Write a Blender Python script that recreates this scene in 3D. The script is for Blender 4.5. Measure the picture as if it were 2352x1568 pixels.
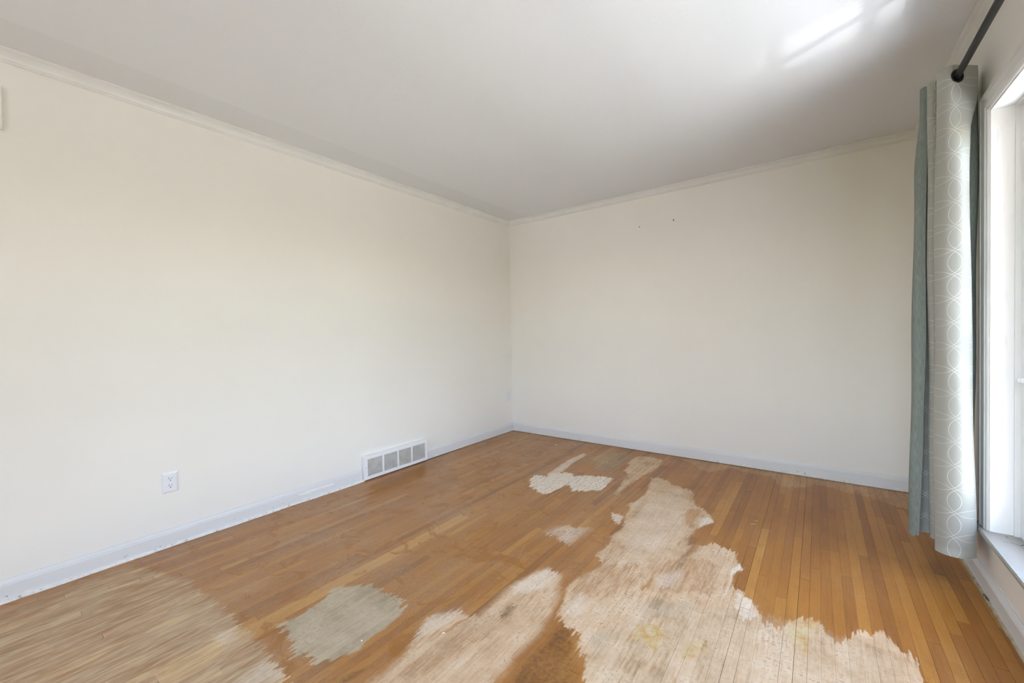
import bpy, bmesh, math, random
from mathutils import Vector, Matrix
random.seed(7)
for o in list(bpy.data.objects):
    bpy.data.objects.remove(o, do_unlink=True)
SC = bpy.context.scene
COL = SC.collection

# ------------------------------------------------------------------ camera
cam_d = bpy.data.cameras.new('camera')
cam_d.sensor_width = 36.0
cam_d.lens = 14.3584
cam_d.clip_start = 0.05
cam = bpy.data.objects.new('camera', cam_d)
COL.objects.link(cam)
_r = Vector((0.800081, 0.599561, -0.019905)); _u = Vector((0.004372, 0.027353, 0.999616)); _f = Vector((-0.599876, 0.799861, -0.019263))
_m = Matrix.Identity(4)
for i in range(3):
    _m[i][0] = _r[i]; _m[i][1] = _u[i]; _m[i][2] = -_f[i]
_m.translation = Vector((2.89015, -3.84111, 1.14172))
cam.matrix_world = _m
SC.camera = cam

# ------------------------------------------------------------------ world, sun, lights, exposure
SUN_EL, SUN_STR = math.radians(80), 12.5
SKY_STR = 0.60
wd = bpy.data.worlds.new('sky'); SC.world = wd
wd.use_nodes = True
wt = wd.node_tree
sky = wt.nodes.new('ShaderNodeTexSky')
sky.sky_type = 'NISHITA'
sky.sun_disc = False
sky.sun_elevation = SUN_EL
sky.sun_rotation = math.radians(-80)
sky.air_density = 1.0; sky.dust_density = 1.2; sky.ozone_density = 1.0
bg = wt.nodes['Background']
hz = wt.nodes.new('ShaderNodeHueSaturation')      # a hazy, whitish sky
hz.inputs['Saturation'].default_value = 0.72
wt.links.new(sky.outputs[0], hz.inputs['Color'])
wt.links.new(hz.outputs[0], bg.inputs[0])
bg.inputs[1].default_value = SKY_STR

def lamp(name, typ, loc, direction, **kw):
    d = bpy.data.lights.new(name, typ)
    o = bpy.data.objects.new(name, d)
    COL.objects.link(o)
    o.location = loc
    o.rotation_euler = Vector(direction).to_track_quat('-Z', 'Y').to_euler()
    for k, v in kw.items():
        setattr(d, k, v)
    return o
# the sun stands behind the house, so no direct sun comes in; it lights the lawn and paving outside
lamp('sun', 'SUN', (-6, -3, 9), (math.cos(SUN_EL)*0.94, math.cos(SUN_EL)*0.34, -math.sin(SUN_EL)),
     energy=SUN_STR, angle=math.radians(0.6), color=(1.0, 0.98, 0.95))
ZC0 = 2.44
# sunlight thrown up through the window by a glossy surface lying outside (the bright streak on the ceiling)
for aim, size, power in (((2.72, -1.46, ZC0), 7.0, 11), ((2.90, -1.51, ZC0), 7.5, 13), ((3.07, -1.54, ZC0), 7.5, 13), ((3.24, -1.60, ZC0), 7.0, 12)):
    lamp('sun_glint', 'SPOT', (4.62, -2.34, 0.22), Vector(aim) - Vector((4.62, -2.34, 0.22)),
         energy=power, spot_size=math.radians(size), spot_blend=0.85, shadow_soft_size=0.03, color=(1.0, 0.985, 0.97))
# sampling portals in the window openings (they give off no light of their own)
def portal(name, loc, direction, w, h):
    o = lamp(name, 'AREA', loc, direction, shape='RECTANGLE', size=w, size_y=h)
    o.data.cycles.is_portal = True
    return o
portal('window_portal', (3.64, -2.17, 1.15), (-1, 0, 0), 1.75, 1.8)
portal('fill_window_portal', (2.15, -6.16, 1.38), (0, 1, 0), 2.3, 1.75)

SC.view_settings.view_transform = 'Standard'
SC.view_settings.look = 'None'
SC.view_settings.exposure = 2.49
SC.view_settings.gamma = 1.0
SC.view_settings.use_curve_mapping = False
SC.cycles.max_bounces = 8
SC.cycles.diffuse_bounces = 6
SC.cycles.glossy_bounces = 2
SC.cycles.use_adaptive_sampling = True
SC.cycles.adaptive_threshold = 0.02
SC.cycles.caustics_reflective = False
SC.cycles.sample_clamp_indirect = 8.0

XR, ZC = 3.46, 2.44        # right wall plane, ceiling height; left wall is x = 0, back wall is y = 0
YF = -6.0                  # wall behind the camera

# ------------------------------------------------------------------ helpers
class MB:
    """collects simple solids into one mesh"""
    def __init__(s):
        s.v = []; s.f = []; s.mi = []
    def quad(s, *pts, m=0):
        n = len(s.v); s.v += [tuple(p) for p in pts]; s.f.append(tuple(range(n, n+len(pts)))); s.mi.append(m)
    def box(s, x0, x1, y0, y1, z0, z1, m=0):
        n = len(s.v)
        s.v += [(x, y, z) for z in (z0, z1) for y in (y0, y1) for x in (x0, x1)]
        for f in ((0,2,3,1),(4,5,7,6),(0,1,5,4),(2,6,7,3),(0,4,6,2),(1,3,7,5)):
            s.f.append(tuple(n+i for i in f)); s.mi.append(m)
    def extrude(s, prof, fn, a, b, m=0):
        """closed profile of (p, q) points swept from a to b; fn(p, q, t) -> xyz"""
        n = len(s.v); k = len(prof)
        s.v += [fn(p, q, a) for p, q in prof] + [fn(p, q, b) for p, q in prof]
        for i in range(k):
            j = (i+1) % k
            s.f.append((n+i, n+j, n+k+j, n+k+i)); s.mi.append(m)
        s.f.append(tuple(n+i for i in reversed(range(k)))); s.mi.append(m)
        s.f.append(tuple(n+k+i for i in range(k))); s.mi.append(m)
    def cyl(s, p0, p1, r0, r1=None, seg=16, m=0):
        r1 = r0 if r1 is None else r1
        p0 = Vector(p0); p1 = Vector(p1); d = (p1-p0).normalized()
        a = d.orthogonal().normalized(); b = d.cross(a)
        n = len(s.v)
        for p, r in ((p0, r0), (p1, r1)):
            for i in range(seg):
                t = 2*math.pi*i/seg
                s.v.append(tuple(p + r*(a*math.cos(t)+b*math.sin(t))))
        for i in range(seg):
            j = (i+1) % seg
            s.f.append((n+i, n+j, n+seg+j, n+seg+i)); s.mi.append(m)
        s.f.append(tuple(n+i for i in reversed(range(seg)))); s.mi.append(m)
        s.f.append(tuple(n+seg+i for i in range(seg))); s.mi.append(m)
    def build(s, name, mats, parent=None, bevel=0, smooth=False, seg=2):
        me = bpy.data.meshes.new(name)
        me.from_pydata(s.v, [], s.f)
        if not isinstance(mats, (list, tuple)): mats = [mats]
        for m in mats: me.materials.append(m)
        me.polygons.foreach_set('material_index', s.mi)
        bm = bmesh.new(); bm.from_mesh(me)
        bmesh.ops.recalc_face_normals(bm, faces=bm.faces)
        bm.to_mesh(me); bm.free()
        if smooth:
            me.polygons.foreach_set('use_smooth', [True]*len(me.polygons))
        o = bpy.data.objects.new(name, me); COL.objects.link(o)
        if parent: o.parent = parent
        if bevel:
            md = o.modifiers.new('bevel', 'BEVEL'); md.width = bevel; md.segments = seg; md.limit_method = 'ANGLE'
        return o

def tag(o, label=None, cat=None, group=None, kind=None):
    if label: o['label'] = label
    if cat: o['category'] = cat
    if group: o['group'] = group
    if kind: o['kind'] = kind
    return o
def empty(name, loc=(0,0,0)):
    o = bpy.data.objects.new(name, None); COL.objects.link(o); o.location = loc; o.empty_display_size = .05
    return o
def lin(h):
    h = h.lstrip('#'); r = []
    for i in (0, 2, 4):
        c = int(h[i:i+2], 16)/255
        r.append(c/12.92 if c <= .04045 else ((c+.055)/1.055)**2.4)
    return (*r, 1.0)

class NT:
    """terse node-tree writer"""
    def __init__(s, name):
        s.mat = bpy.data.materials.new(name); s.mat.use_nodes = True
        s.t = s.mat.node_tree; s.b = s.t.nodes['Principled BSDF']
    def n(s, typ, **kw):
        nd = s.t.nodes.new(typ)
        for k, v in kw.items(): setattr(nd, k, v)
        return nd
    def put(s, sock, val):
        if isinstance(val, bpy.types.NodeSocket): s.t.links.new(val, sock)
        elif val is not None: sock.default_value = val
    def math(s, op, a, b=None, c=None, clamp=False):
        nd = s.n('ShaderNodeMath', operation=op, use_clamp=clamp)
        s.put(nd.inputs[0], a); s.put(nd.inputs[1], b); s.put(nd.inputs[2], c)
        return nd.outputs[0]
    def maprange(s, v, a, b, c=0.0, d=1.0, smooth=False, clamp=True):
        nd = s.n('ShaderNodeMapRange', clamp=clamp)
        if smooth: nd.interpolation_type = 'SMOOTHSTEP'
        s.put(nd.inputs[0], v)
        for i, x in enumerate((a, b, c, d)): s.put(nd.inputs[i+1], x)
        return nd.outputs[0]
    def mix(s, f, a, b, blend='MIX'):
        nd = s.n('ShaderNodeMix', data_type='RGBA', blend_type=blend)
        s.put(nd.inputs[0], f); s.put(nd.inputs[6], a); s.put(nd.inputs[7], b)
        return nd.outputs[2]
    def noise(s, vec, scale, detail=3.0, rough=.55, dist=0.0):
        nd = s.n('ShaderNodeTexNoise')
        s.put(nd.inputs['Vector'], vec); s.put(nd.inputs['Scale'], scale); s.put(nd.inputs['Detail'], detail)
        s.put(nd.inputs['Roughness'], rough); s.put(nd.inputs['Distortion'], dist)
        return nd.outputs[0]
    def coord(s): return s.n('ShaderNodeTexCoord').outputs['Object']
    def sep(s, v):
        nd = s.n('ShaderNodeSeparateXYZ'); s.put(nd.inputs[0], v); return nd.outputs
    def comb(s, x, y, z=0.0):
        nd = s.n('ShaderNodeCombineXYZ')
        for i, v in enumerate((x, y, z)): s.put(nd.inputs[i], v)
        return nd.outputs[0]
    def ramp(s, f, stops):
        nd = s.n('ShaderNodeValToRGB'); s.put(nd.inputs[0], f)
        e = nd.color_ramp.elements
        e[0].position, e[0].color = stops[0]; e[1].position, e[1].color = stops[-1]
        for p, c in stops[1:-1]:
            k = e.new(p); k.color = c
        return nd.outputs[0]
    def bump(s, h, strength=.3, dist=.01):
        nd = s.n('ShaderNodeBump'); s.put(nd.inputs['Height'], h)
        nd.inputs['Strength'].default_value = strength; nd.inputs['Distance'].default_value = dist
        s.t.links.new(nd.outputs[0], s.b.inputs['Normal'])
    def out(s, color=None, rough=None, metal=None, ior=None):
        s.put(s.b.inputs['Base Color'], color); s.put(s.b.inputs['Roughness'], rough)
        if metal is not None: s.b.inputs['Metallic'].default_value = metal
        if ior is not None: s.b.inputs['IOR'].default_value = ior
        return s.mat

def painted(name, col, rough=.6, var=.03, scale=3.0, bump=.15, bscale=260.0, bdist=.0006):
    t = NT(name); c = t.coord()
    n1 = t.noise(c, scale, 3)
    f = t.maprange(n1, .35, .65, 1-var, 1+var)
    mixc = t.n('ShaderNodeMix', data_type='RGBA', blend_type='MULTIPLY')
    mixc.inputs[0].default_value = 1.0
    mixc.inputs[6].default_value = col
    t.put(mixc.inputs[7], t.comb(f, f, f))
    t.bump(t.noise(c, bscale, 2), bump, bdist)
    return t.out(mixc.outputs[2], rough)

M = {}
def wall_mat():
    t = NT('wall_paint'); c = t.coord()
    base = (0.80, 0.772, 0.728, 1)
    n1 = t.noise(c, 1.3, 3)
    col = t.mix(t.maprange(n1, .35, .65), base, (0.78, 0.752, 0.708, 1))
    # faint scuffs and smudges left by furniture
    s1 = t.noise(c, 9.0, 4, .6)
    sm = t.maprange(s1, .70, .76, 0, .10)
    col = t.mix(sm, col, (.55, .52, .47, 1))
    t.bump(t.noise(c, 190, 3), .12, .0007)
    return t.out(col, .62)
M['wall'] = wall_mat()
def ceil_mat():
    t = NT('ceiling_paint'); c = t.coord()
    n1 = t.noise(c, 1.1, 2)
    col = t.mix(n1, (.72, .742, .775, 1), (.745, .767, .80, 1))
    # a slightly darker band along the left wall
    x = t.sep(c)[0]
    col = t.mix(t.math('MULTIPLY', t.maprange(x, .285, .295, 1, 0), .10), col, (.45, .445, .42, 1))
    # stippled, swirled plaster finish
    sw = t.noise(c, 14, 2, .5, 2.5)
    fine = t.noise(c, 75, 4, .6, .8)
    t.bump(t.math('ADD', t.math('MULTIPLY', sw, .8), fine), .22, .0035)
    return t.out(col, .75)
M['ceiling'] = ceil_mat()
M['trim'] = painted('trim_paint', (.72, .72, .71, 1), .42, .03, 5, .12, 120)
M['white'] = painted('white_enamel', (.80, .80, .81, 1), .35, .02, 6, .08, 150)
M['plate'] = painted('white_plastic', (.74, .74, .77, 1), .28, .01, 6, .02, 150)
M['dark'] = painted('dark_void', (.012, .011, .010, 1), .9, .05)
M['slot'] = painted('slot_black', (.02, .02, .02, 1), .7, .05)
M['rod'] = painted('black_metal', (.009, .009, .008, 1), .5, .1, 30, .05)
M['bronze'] = painted('bronze_ring', (.060, .045, .030, 1), .38, .1, 40, .05)
M['bronze'].node_tree.nodes['Principled BSDF'].inputs['Metallic'].default_value = .7
M['louver'] = painted('dusty_louver', (.70, .65, .60, 1), .6, .10, 18, .1)
M['steel'] = painted('painted_screw', (.45, .45, .45, 1), .45, .1, 60, .05)
M['chip'] = painted('paint_chip_white', (.82, .80, .76, 1), .7, .05, 80)
M['sliver'] = painted('pale_wood_sliver', (.72, .60, .42, 1), .7, .1, 80)
M['twig'] = painted('dry_twig', (.07, .05, .035, 1), .8, .3, 90)
M['subfloor'] = painted('subfloor', (.11, .06, .03, 1), .9, .3, 20)
def base_mat():
    """painted baseboard with chipped paint along its foot"""
    t = NT('baseboard_paint'); c = t.coord(); z = t.sep(c)[2]
    n = t.noise(c, 22, 4, .65)
    low = t.maprange(z, .012, .034, 1, 0)
    chip = t.maprange(t.math('ADD', t.math('MULTIPLY', low, .25), n), .73, .78)
    spot = t.math('MULTIPLY', t.maprange(t.noise(c, 48, 2), .70, .73), t.maprange(z, .02, .05, 1, 0))
    col = t.mix(chip, (.69, .69, .69, 1), (.78, .74, .70, 1))
    col = t.mix(t.math('MULTIPLY', spot, .85), col, (.09, .07, .05, 1))
    t.bump(t.noise(c, 60, 3), .1, .001)
    return t.out(col, .42)
M['base'] = base_mat()
def raw_strip():
    t = NT('raw_plaster_strip'); c = t.coord()
    n = t.noise(c, 35, 5, .7)
    col = t.ramp(n, [(.3, (.30, .27, .24, 1)), (.42, (.72, .71, .69, 1)), (.66, (.84, .82, .79, 1)), (.80, (.62, .50, .36, 1))])
    t.bump(n, .6, .004)
    return t.out(col, .85)
M['strip'] = raw_strip()
def pine_strip():
    t = NT('bare_pine_strip'); c = t.coord()
    n = t.noise(c, 26, 5, .7)
    col = t.ramp(n, [(.32, (.12, .09, .06, 1)), (.44, (.44, .36, .25, 1)), (.62, (.55, .46, .33, 1)), (.78, (.5, .47, .42, 1))])
    t.bump(n, .5, .003)
    return t.out(col, .85)
M['pine'] = pine_strip()
def sill_mat():
    t = NT('sill_paint'); c = t.coord()
    n = t.noise(c, 12, 4, .6)
    col = t.mix(t.maprange(n, .55, .8, 0, .4), (.33, .315, .285, 1), (.24, .65, .64, 1))
    cr = t.maprange(t.noise(c, 55, 3, .6, 1.0), .70, .73)
    col = t.mix(t.math('MULTIPLY', cr, .6), col, (.16, .14, .12, 1))
    t.bump(t.noise(c, 45, 4), .3, .0015)
    return t.out(col, .5)
M['sill'] = sill_mat()
def jamb_mat():
    t = NT('jamb_paint'); c = t.coord()
    sp = t.sep(c)
    v = t.comb(t.math('MULTIPLY', sp[0], 70), t.math('MULTIPLY', sp[1], 70), t.math('MULTIPLY', sp[2], 10))
    n = t.noise(v, 1.0, 4, .6)
    col = t.mix(t.maprange(n, .60, .74, 0, .35), (.82, .82, .81, 1), (.60, .63, .61, 1))
    t.bump(n, .35, .002)
    return t.out(col, .45)
M['jamb'] = jamb_mat()
def glass_mat():
    t = NT('window_glass')
    tr = t.n('ShaderNodeBsdfTransparent'); tr.inputs[0].default_value = (.94, .96, .95, 1)
    gl = t.n('ShaderNodeBsdfGlossy'); gl.inputs['Roughness'].default_value = .02
    lw = t.n('ShaderNodeLayerWeight'); lw.inputs[0].default_value = .5
    fr = t.math('ADD', .045, t.math('MULTIPLY', t.math('POWER', lw.outputs['Facing'], 5.0), .9))   # Schlick reflectance of a pane
    mx = t.n('ShaderNodeMixShader')
    t.put(mx.inputs[0], fr); t.t.links.new(tr.outputs[0], mx.inputs[1]); t.t.links.new(gl.outputs[0], mx.inputs[2])
    t.t.links.new(mx.outputs[0], t.t.nodes['Material Output'].inputs[0])
    return t.mat
M['glass'] = glass_mat()
def ground_mat():
    t = NT('lawn_and_paving'); c = t.coord()
    x = t.sep(c)[0]
    n = t.noise(c, 3, 4); n2 = t.noise(c, 40, 3)
    grass = t.mix(n2, (.055, .060, .032, 1), (.115, .11, .065, 1))
    pave = t.mix(n, (.59, .59, .58, 1), (.66, .66, .65, 1))
    strip = t.math('MULTIPLY', t.maprange(x, 6.4, 6.45, 1, 0), t.maprange(x, 3.4, 3.45))    # unseen pale walk along the house, added to bounce sun onto the ceiling
    col = t.mix(strip, grass, pave)
    return t.out(col, .9)
M['ground'] = ground_mat()
M['leaf'] = painted('shrub_leaf', (.045, .075, .03, 1), .6, .3, 8)
M['bark'] = painted('shrub_bark', (.10, .07, .05, 1), .85, .3, 30)
M['light_block'] = painted('light_block_brown', (.17, .10, .075, 1), .85, .2, 12)
M['outside'] = painted('sky_shade_paint', (.55, .50, .44, 1), .8, .1)

# ------------------------------------------------------------------ worn oak strip floor
# each mark: layer, strength, edge softness, swapped axes, start and end along one axis, span across it, and its two
# outlines across that span (thousandths), all in metres on the floor
MARKS = [
('W',1,0.02,0,-2.763,-1.476,1.964,2.695,[502,456,413,388,362,294,273,105,84,63,42,21,14,25,41,55,68,82,100,129,158,187,216,253,316,379,441,504,583,641],[502,584,668,753,838,922,979,979,980,981,981,982,982,983,983,984,985,985,986,986,951,848,845,843,859,879,840,829,825,641]),
('W',1,0.02,1,2.664,3.16,-2.531,-1.802,[442,29,45,62,79,96,113,130,146,163,180,197,214,231,247,264,281,298,315,332,348,365,382,399,416,433,449,466,483,827],[442,852,760,728,725,718,706,760,807,851,875,886,896,902,841,780,782,783,836,902,921,963,923,974,986,970,909,878,889,827]),
('W',1,0.018,0,-1.158,-0.153,1.539,1.825,[731,645,633,621,608,596,567,527,487,469,456,443,430,416,365,207,197,191,186,180,172,39,35,35,35,36,36,36,94,417],[731,807,806,806,805,805,809,814,820,825,831,836,838,840,849,890,931,963,963,964,964,965,963,955,948,940,932,925,917,417]),
('W',1,0.02,0,-1.996,-0.636,1.824,2.41,[357,237,250,258,257,238,220,227,234,230,220,197,173,157,143,136,75,102,128,136,135,134,130,115,100,84,69,47,17,74],[357,600,726,778,798,817,837,850,864,873,866,858,862,868,888,934,961,983,939,884,829,715,694,674,654,634,592,314,280,74]),
('W',0.95,0.05,0,-3.196,-2.167,1.598,2.07,[170,161,159,160,175,180,171,162,152,108,109,36,21,59,133,154,339,335,332,329,324,319,313,325,343,362,380,399,417,567],[170,269,374,479,584,689,794,899,979,974,970,965,961,956,958,961,965,969,966,960,954,937,915,892,867,837,807,774,735,567]),
('S',0.8,0.05,0,-2.28,-1.845,1.943,2.28,[137,110,94,78,63,47,31,30,46,63,80,96,113,130,147,163,180,197,213,233,288,344,399,454,509,564,619,674,729,782],[137,333,557,703,727,751,775,799,823,847,871,885,896,906,917,928,938,949,960,970,954,935,916,897,878,860,841,822,803,782]),
('S',0.7,0.04,0,-2.096,-1.669,2.189,2.561,[221,204,189,175,160,145,131,116,101,87,72,58,43,28,27,57,88,118,148,179,209,239,270,300,330,361,391,421,452,575],[221,280,342,403,465,526,588,679,772,864,956,973,968,962,956,951,945,940,934,928,923,917,912,906,900,895,889,884,878,575]),
('S',0.6,0.06,0,-3.037,-2.476,1.693,1.946,[210,171,136,100,64,40,55,71,87,102,118,134,149,165,181,196,212,228,255,286,316,347,378,409,439,470,501,532,563,598],[210,291,375,458,542,626,676,696,716,736,756,776,796,816,836,856,868,878,889,899,909,919,930,940,950,960,941,825,709,598]),
('S',0.55,0.05,1,2.592,3.198,-2.01,-1.739,[454,420,385,351,316,282,220,159,98,37,61,111,161,212,262,312,363,413,463,514,564,552,533,514,495,477,458,439,443,934],[454,478,502,526,541,512,483,453,424,395,393,430,468,505,542,580,617,655,692,730,767,804,826,846,866,886,906,926,946,934]),
('P',0.75,0.02,0,-1.109,-0.375,1.075,1.224,[774,511,297,283,269,255,241,227,213,199,185,171,157,143,129,115,101,87,73,67,81,94,108,121,135,148,162,175,189,220],[774,810,831,852,872,893,914,933,905,878,851,823,796,769,741,727,718,709,700,692,683,674,665,656,648,639,630,621,517,220]),
('P',1,0.03,1,1.055,1.632,-1.444,-0.826,[534,339,278,236,195,153,124,105,86,67,54,41,28,16,38,68,401,414,380,345,311,292,314,336,345,337,431,446,456,477],[534,550,554,558,563,567,762,784,805,826,848,864,837,810,784,806,834,861,884,899,914,930,945,960,975,982,983,983,984,477]),
('P',0.55,0.09,0,-1.944,-1.654,1.58,1.877,[775,651,558,465,349,34,44,53,63,73,83,93,103,113,123,133,143,153,162,172,283,466,522,571,621,670,719,768,817,865],[775,934,934,934,934,934,935,935,935,935,935,935,937,939,942,944,947,950,952,955,957,960,962,965,966,946,926,906,887,865]),
('P',0.8,0.02,0,-1.564,-1.417,1.819,1.967,[717,687,658,629,600,570,541,512,483,454,425,396,372,351,331,311,291,270,250,230,210,189,169,149,129,108,88,68,200,459],[717,767,817,868,918,932,922,913,903,893,884,874,864,855,845,835,826,816,806,797,787,777,768,758,748,724,661,597,534,459]),
('P',0.7,0.03,0,-1.354,-1.145,2.289,2.411,[385,366,347,329,311,293,275,257,239,221,203,185,166,148,130,112,94,82,106,130,154,178,203,227,251,275,299,323,347,375],[385,418,453,487,522,557,591,626,660,695,727,743,759,775,791,807,823,839,855,870,886,902,918,878,793,709,625,540,456,375]),
('P',0.85,0.012,0,-1.975,-1.615,2.542,2.615,[317,215,192,200,207,215,223,230,238,246,253,261,255,244,232,220,208,196,184,172,160,148,136,150,185,221,256,291,326,369],[317,336,349,363,376,389,402,416,429,438,439,440,441,442,443,444,445,446,447,448,450,473,555,638,720,802,864,696,529,369]),
('P',0.55,0.02,0,-2.049,-1.87,2.582,2.71,[530,490,451,412,373,334,295,256,217,178,140,136,133,129,125,121,117,113,109,105,102,98,94,90,86,82,78,104,360,602],[530,579,629,678,728,778,828,878,922,913,905,896,887,879,870,862,853,844,836,827,819,810,801,774,748,721,695,668,642,602]),
('P',0.5,0.05,0,-2.426,-2.265,2.016,2.154,[315,276,244,212,179,147,115,83,73,78,83,88,93,98,103,108,113,118,123,128,133,138,143,148,153,158,164,169,362,590],[315,464,619,671,703,736,769,802,835,868,901,927,909,891,873,855,837,819,801,783,765,747,729,711,693,675,657,638,620,590]),
('P',0.5,0.05,0,-2.455,-2.168,1.748,1.946,[401,332,262,192,121,51,58,67,77,86,96,105,115,124,134,143,153,162,172,181,191,200,210,219,228,238,247,257,266,363],[401,436,469,503,536,569,603,636,674,719,764,809,853,898,943,949,945,941,936,932,928,923,919,915,910,906,902,897,893,363]),
('P',0.45,0.03,0,-2.88,-2.629,1.595,1.734,[467,437,411,385,359,333,307,281,255,228,202,176,150,124,98,72,87,127,167,206,246,286,326,366,406,446,486,526,566,608],[467,551,639,727,754,771,787,804,821,838,854,871,888,904,921,928,927,927,926,925,924,924,923,922,921,921,847,767,687,608]),
('P',0.4,0.05,0,-2.057,-1.789,2.249,2.41,[265,241,223,204,185,166,147,128,110,91,72,62,102,142,183,223,263,303,343,383,423,463,503,543,583,623,663,703,743,782],[265,354,448,542,635,729,823,857,862,868,874,880,886,891,897,903,909,914,920,926,932,938,932,911,889,868,847,826,804,782]),
('G',1,0.014,0,-3.183,-2.744,1.107,1.562,[599,537,534,352,89,104,119,126,132,139,142,136,131,126,121,115,110,105,59,28,22,33,58,83,108,142,181,220,260,801],[599,622,635,805,851,886,913,925,937,949,964,978,965,950,945,941,937,935,934,933,931,928,925,922,919,916,913,897,805,801]),
('G',0.6,0.06,0,-2.284,-2.051,2.246,2.532,[245,225,206,187,168,149,130,111,92,73,54,35,43,61,80,98,116,134,152,171,189,250,312,373,434,495,556,618,679,739],[245,280,315,350,385,420,455,490,525,560,595,630,665,700,730,757,783,809,835,861,887,913,939,965,936,897,858,819,779,739]),
('G',0.6,0.06,0,-2.528,-2.361,2.149,2.329,[594,396,276,256,236,216,196,176,156,136,116,96,76,57,55,107,159,211,262,314,366,417,469,521,573,624,676,728,779,829],[594,649,694,739,784,829,866,871,875,880,884,889,894,898,903,908,912,917,921,926,931,935,940,945,928,909,890,870,851,829]),
('G',0.5,0.08,0,-0.766,-0.076,1.183,1.587,[834,527,414,381,349,316,284,252,219,187,154,122,90,57,25,46,80,114,147,181,215,249,282,316,350,384,418,451,485,522],[834,869,887,904,921,939,956,974,975,969,962,955,949,942,935,929,922,916,909,902,896,889,882,876,869,862,776,690,605,522]),
('G',0.28,0.1,0,-2.763,-1.898,2.169,3.167,[162,145,130,115,100,85,70,55,40,25,10,15,29,42,55,68,82,95,115,147,179,210,242,274,305,364,428,491,783,872],[162,202,243,285,327,368,410,452,494,535,577,619,660,702,744,785,827,869,910,952,976,978,980,982,984,986,988,990,972,872]),  # greyer lower bare area, also darkened in colour to offset strong window light
('P',0.22,0.1,0,-1.927,-0.781,1.897,2.333,[568,494,418,343,267,220,205,190,175,160,145,130,115,102,90,79,68,57,45,34,23,34,67,100,134,167,200,233,266,322],[568,621,674,726,778,830,882,926,937,948,959,970,977,960,943,925,908,891,873,856,839,822,804,782,753,725,697,669,641,322]),  # upper bare area lightened in colour to make up for weak light
('Y',0.9,0.03,1,2.316,2.435,-2.428,-2.224,[594,419,234,118,126,135,143,152,160,169,177,186,194,203,211,216,201,186,172,157,143,128,114,99,84,70,55,49,166,284],[594,622,639,657,674,691,709,726,744,761,779,796,814,831,849,866,883,901,918,936,951,920,889,858,827,779,655,531,407,284]),
('Y',0.7,0.03,0,-2.392,-2.259,2.475,2.583,[443,378,312,246,180,114,92,96,100,104,108,112,116,120,124,127,131,135,139,143,147,151,155,158,162,166,170,296,466,668],[443,489,535,580,626,671,717,762,808,853,871,873,875,877,879,881,883,885,887,889,891,893,895,897,899,901,903,906,908,668]),
('Y',0.8,0.03,0,-2.122,-1.863,2.768,2.907,[657,560,469,377,286,195,147,139,132,125,117,110,102,95,88,80,73,72,112,152,192,232,273,360,452,543,635,726,818,904],[657,843,814,784,754,724,695,695,711,726,742,757,773,788,804,819,835,850,866,881,897,912,928,926,923,920,918,915,912,904]),
('Y',0.5,0.05,0,-2.36,-2.243,2.142,2.209,[436,425,415,405,395,385,375,365,355,345,335,325,315,306,296,286,276,266,256,246,236,226,216,206,196,186,176,166,156,154],[436,470,505,541,576,612,647,682,718,753,788,824,852,848,843,838,833,828,824,819,814,809,805,800,751,630,509,388,267,154]),
('F',0.9,0.012,0,-2.292,-2.237,2.531,2.577,[556,510,463,416,369,322,276,229,216,217,218,220,221,222,223,224,225,226,227,228,229,230,232,233,234,235,236,237,238,245],[556,599,641,683,725,767,784,779,775,770,766,761,757,752,748,743,739,734,730,725,721,716,711,707,702,668,561,454,347,245]),
('F',0.9,0.012,0,-1.869,-1.678,2.53,2.569,[593,438,430,423,416,408,401,393,386,378,371,363,356,348,341,333,326,318,311,303,296,288,281,274,266,259,305,361,417,471],[593,733,724,715,705,696,687,678,668,659,650,641,631,622,613,604,594,585,576,566,557,548,539,529,520,511,502,492,483,471]),
('F',0.8,0.02,0,-2.086,-1.843,2.236,2.3,[416,313,215,158,176,195,213,231,249,267,286,304,322,340,359,377,395,413,432,450,468,486,498,467,436,405,374,343,312,394],[416,599,787,842,836,830,823,817,811,805,798,792,786,780,774,767,761,755,741,719,698,676,654,632,610,589,567,545,523,394]),
('F',0.8,0.02,0,-2.026,-1.716,2.373,2.415,[498,477,466,454,443,431,420,408,397,386,374,363,351,340,328,317,305,294,283,271,260,248,237,245,284,323,362,401,440,478],[498,671,763,756,748,740,733,725,718,710,703,695,687,680,672,665,657,649,638,624,609,595,580,566,551,537,523,508,494,478]),
('F',0.7,0.012,0,-2.024,-1.888,2.453,2.488,[302,300,309,319,328,337,347,356,366,375,384,394,403,413,422,431,441,450,460,469,479,488,497,507,516,526,535,544,554,571],[302,485,674,676,677,678,680,681,683,684,685,687,688,689,691,692,694,695,696,698,699,700,702,703,705,706,707,709,700,571]),
('F',0.7,0.02,0,-1.783,-1.526,2.314,2.403,[120,116,120,124,129,133,137,142,146,150,155,159,163,167,173,186,199,212,224,237,250,263,276,288,301,314,401,544,687,822],[120,254,310,345,379,413,448,482,516,551,585,619,654,688,722,757,791,825,860,888,882,877,871,865,859,853,848,842,836,822]),
('F',0.6,0.03,0,-1.376,-1.041,2.184,2.32,[881,816,748,679,610,545,494,442,391,340,289,237,186,135,84,73,92,110,128,147,165,183,201,221,314,408,501,595,689,777],[881,887,889,892,894,896,899,901,903,906,908,910,913,915,917,920,922,924,927,922,908,894,880,866,852,838,824,810,796,777]),
('F',0.6,0.012,0,-1.295,-1.154,1.953,1.988,[434,417,413,408,404,399,394,390,385,381,376,372,367,362,358,353,349,344,340,335,330,326,321,317,312,308,303,298,294,297],[434,629,710,705,700,696,691,686,681,676,671,666,661,656,652,647,642,637,632,627,622,617,612,608,603,598,593,540,414,297]),
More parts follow.
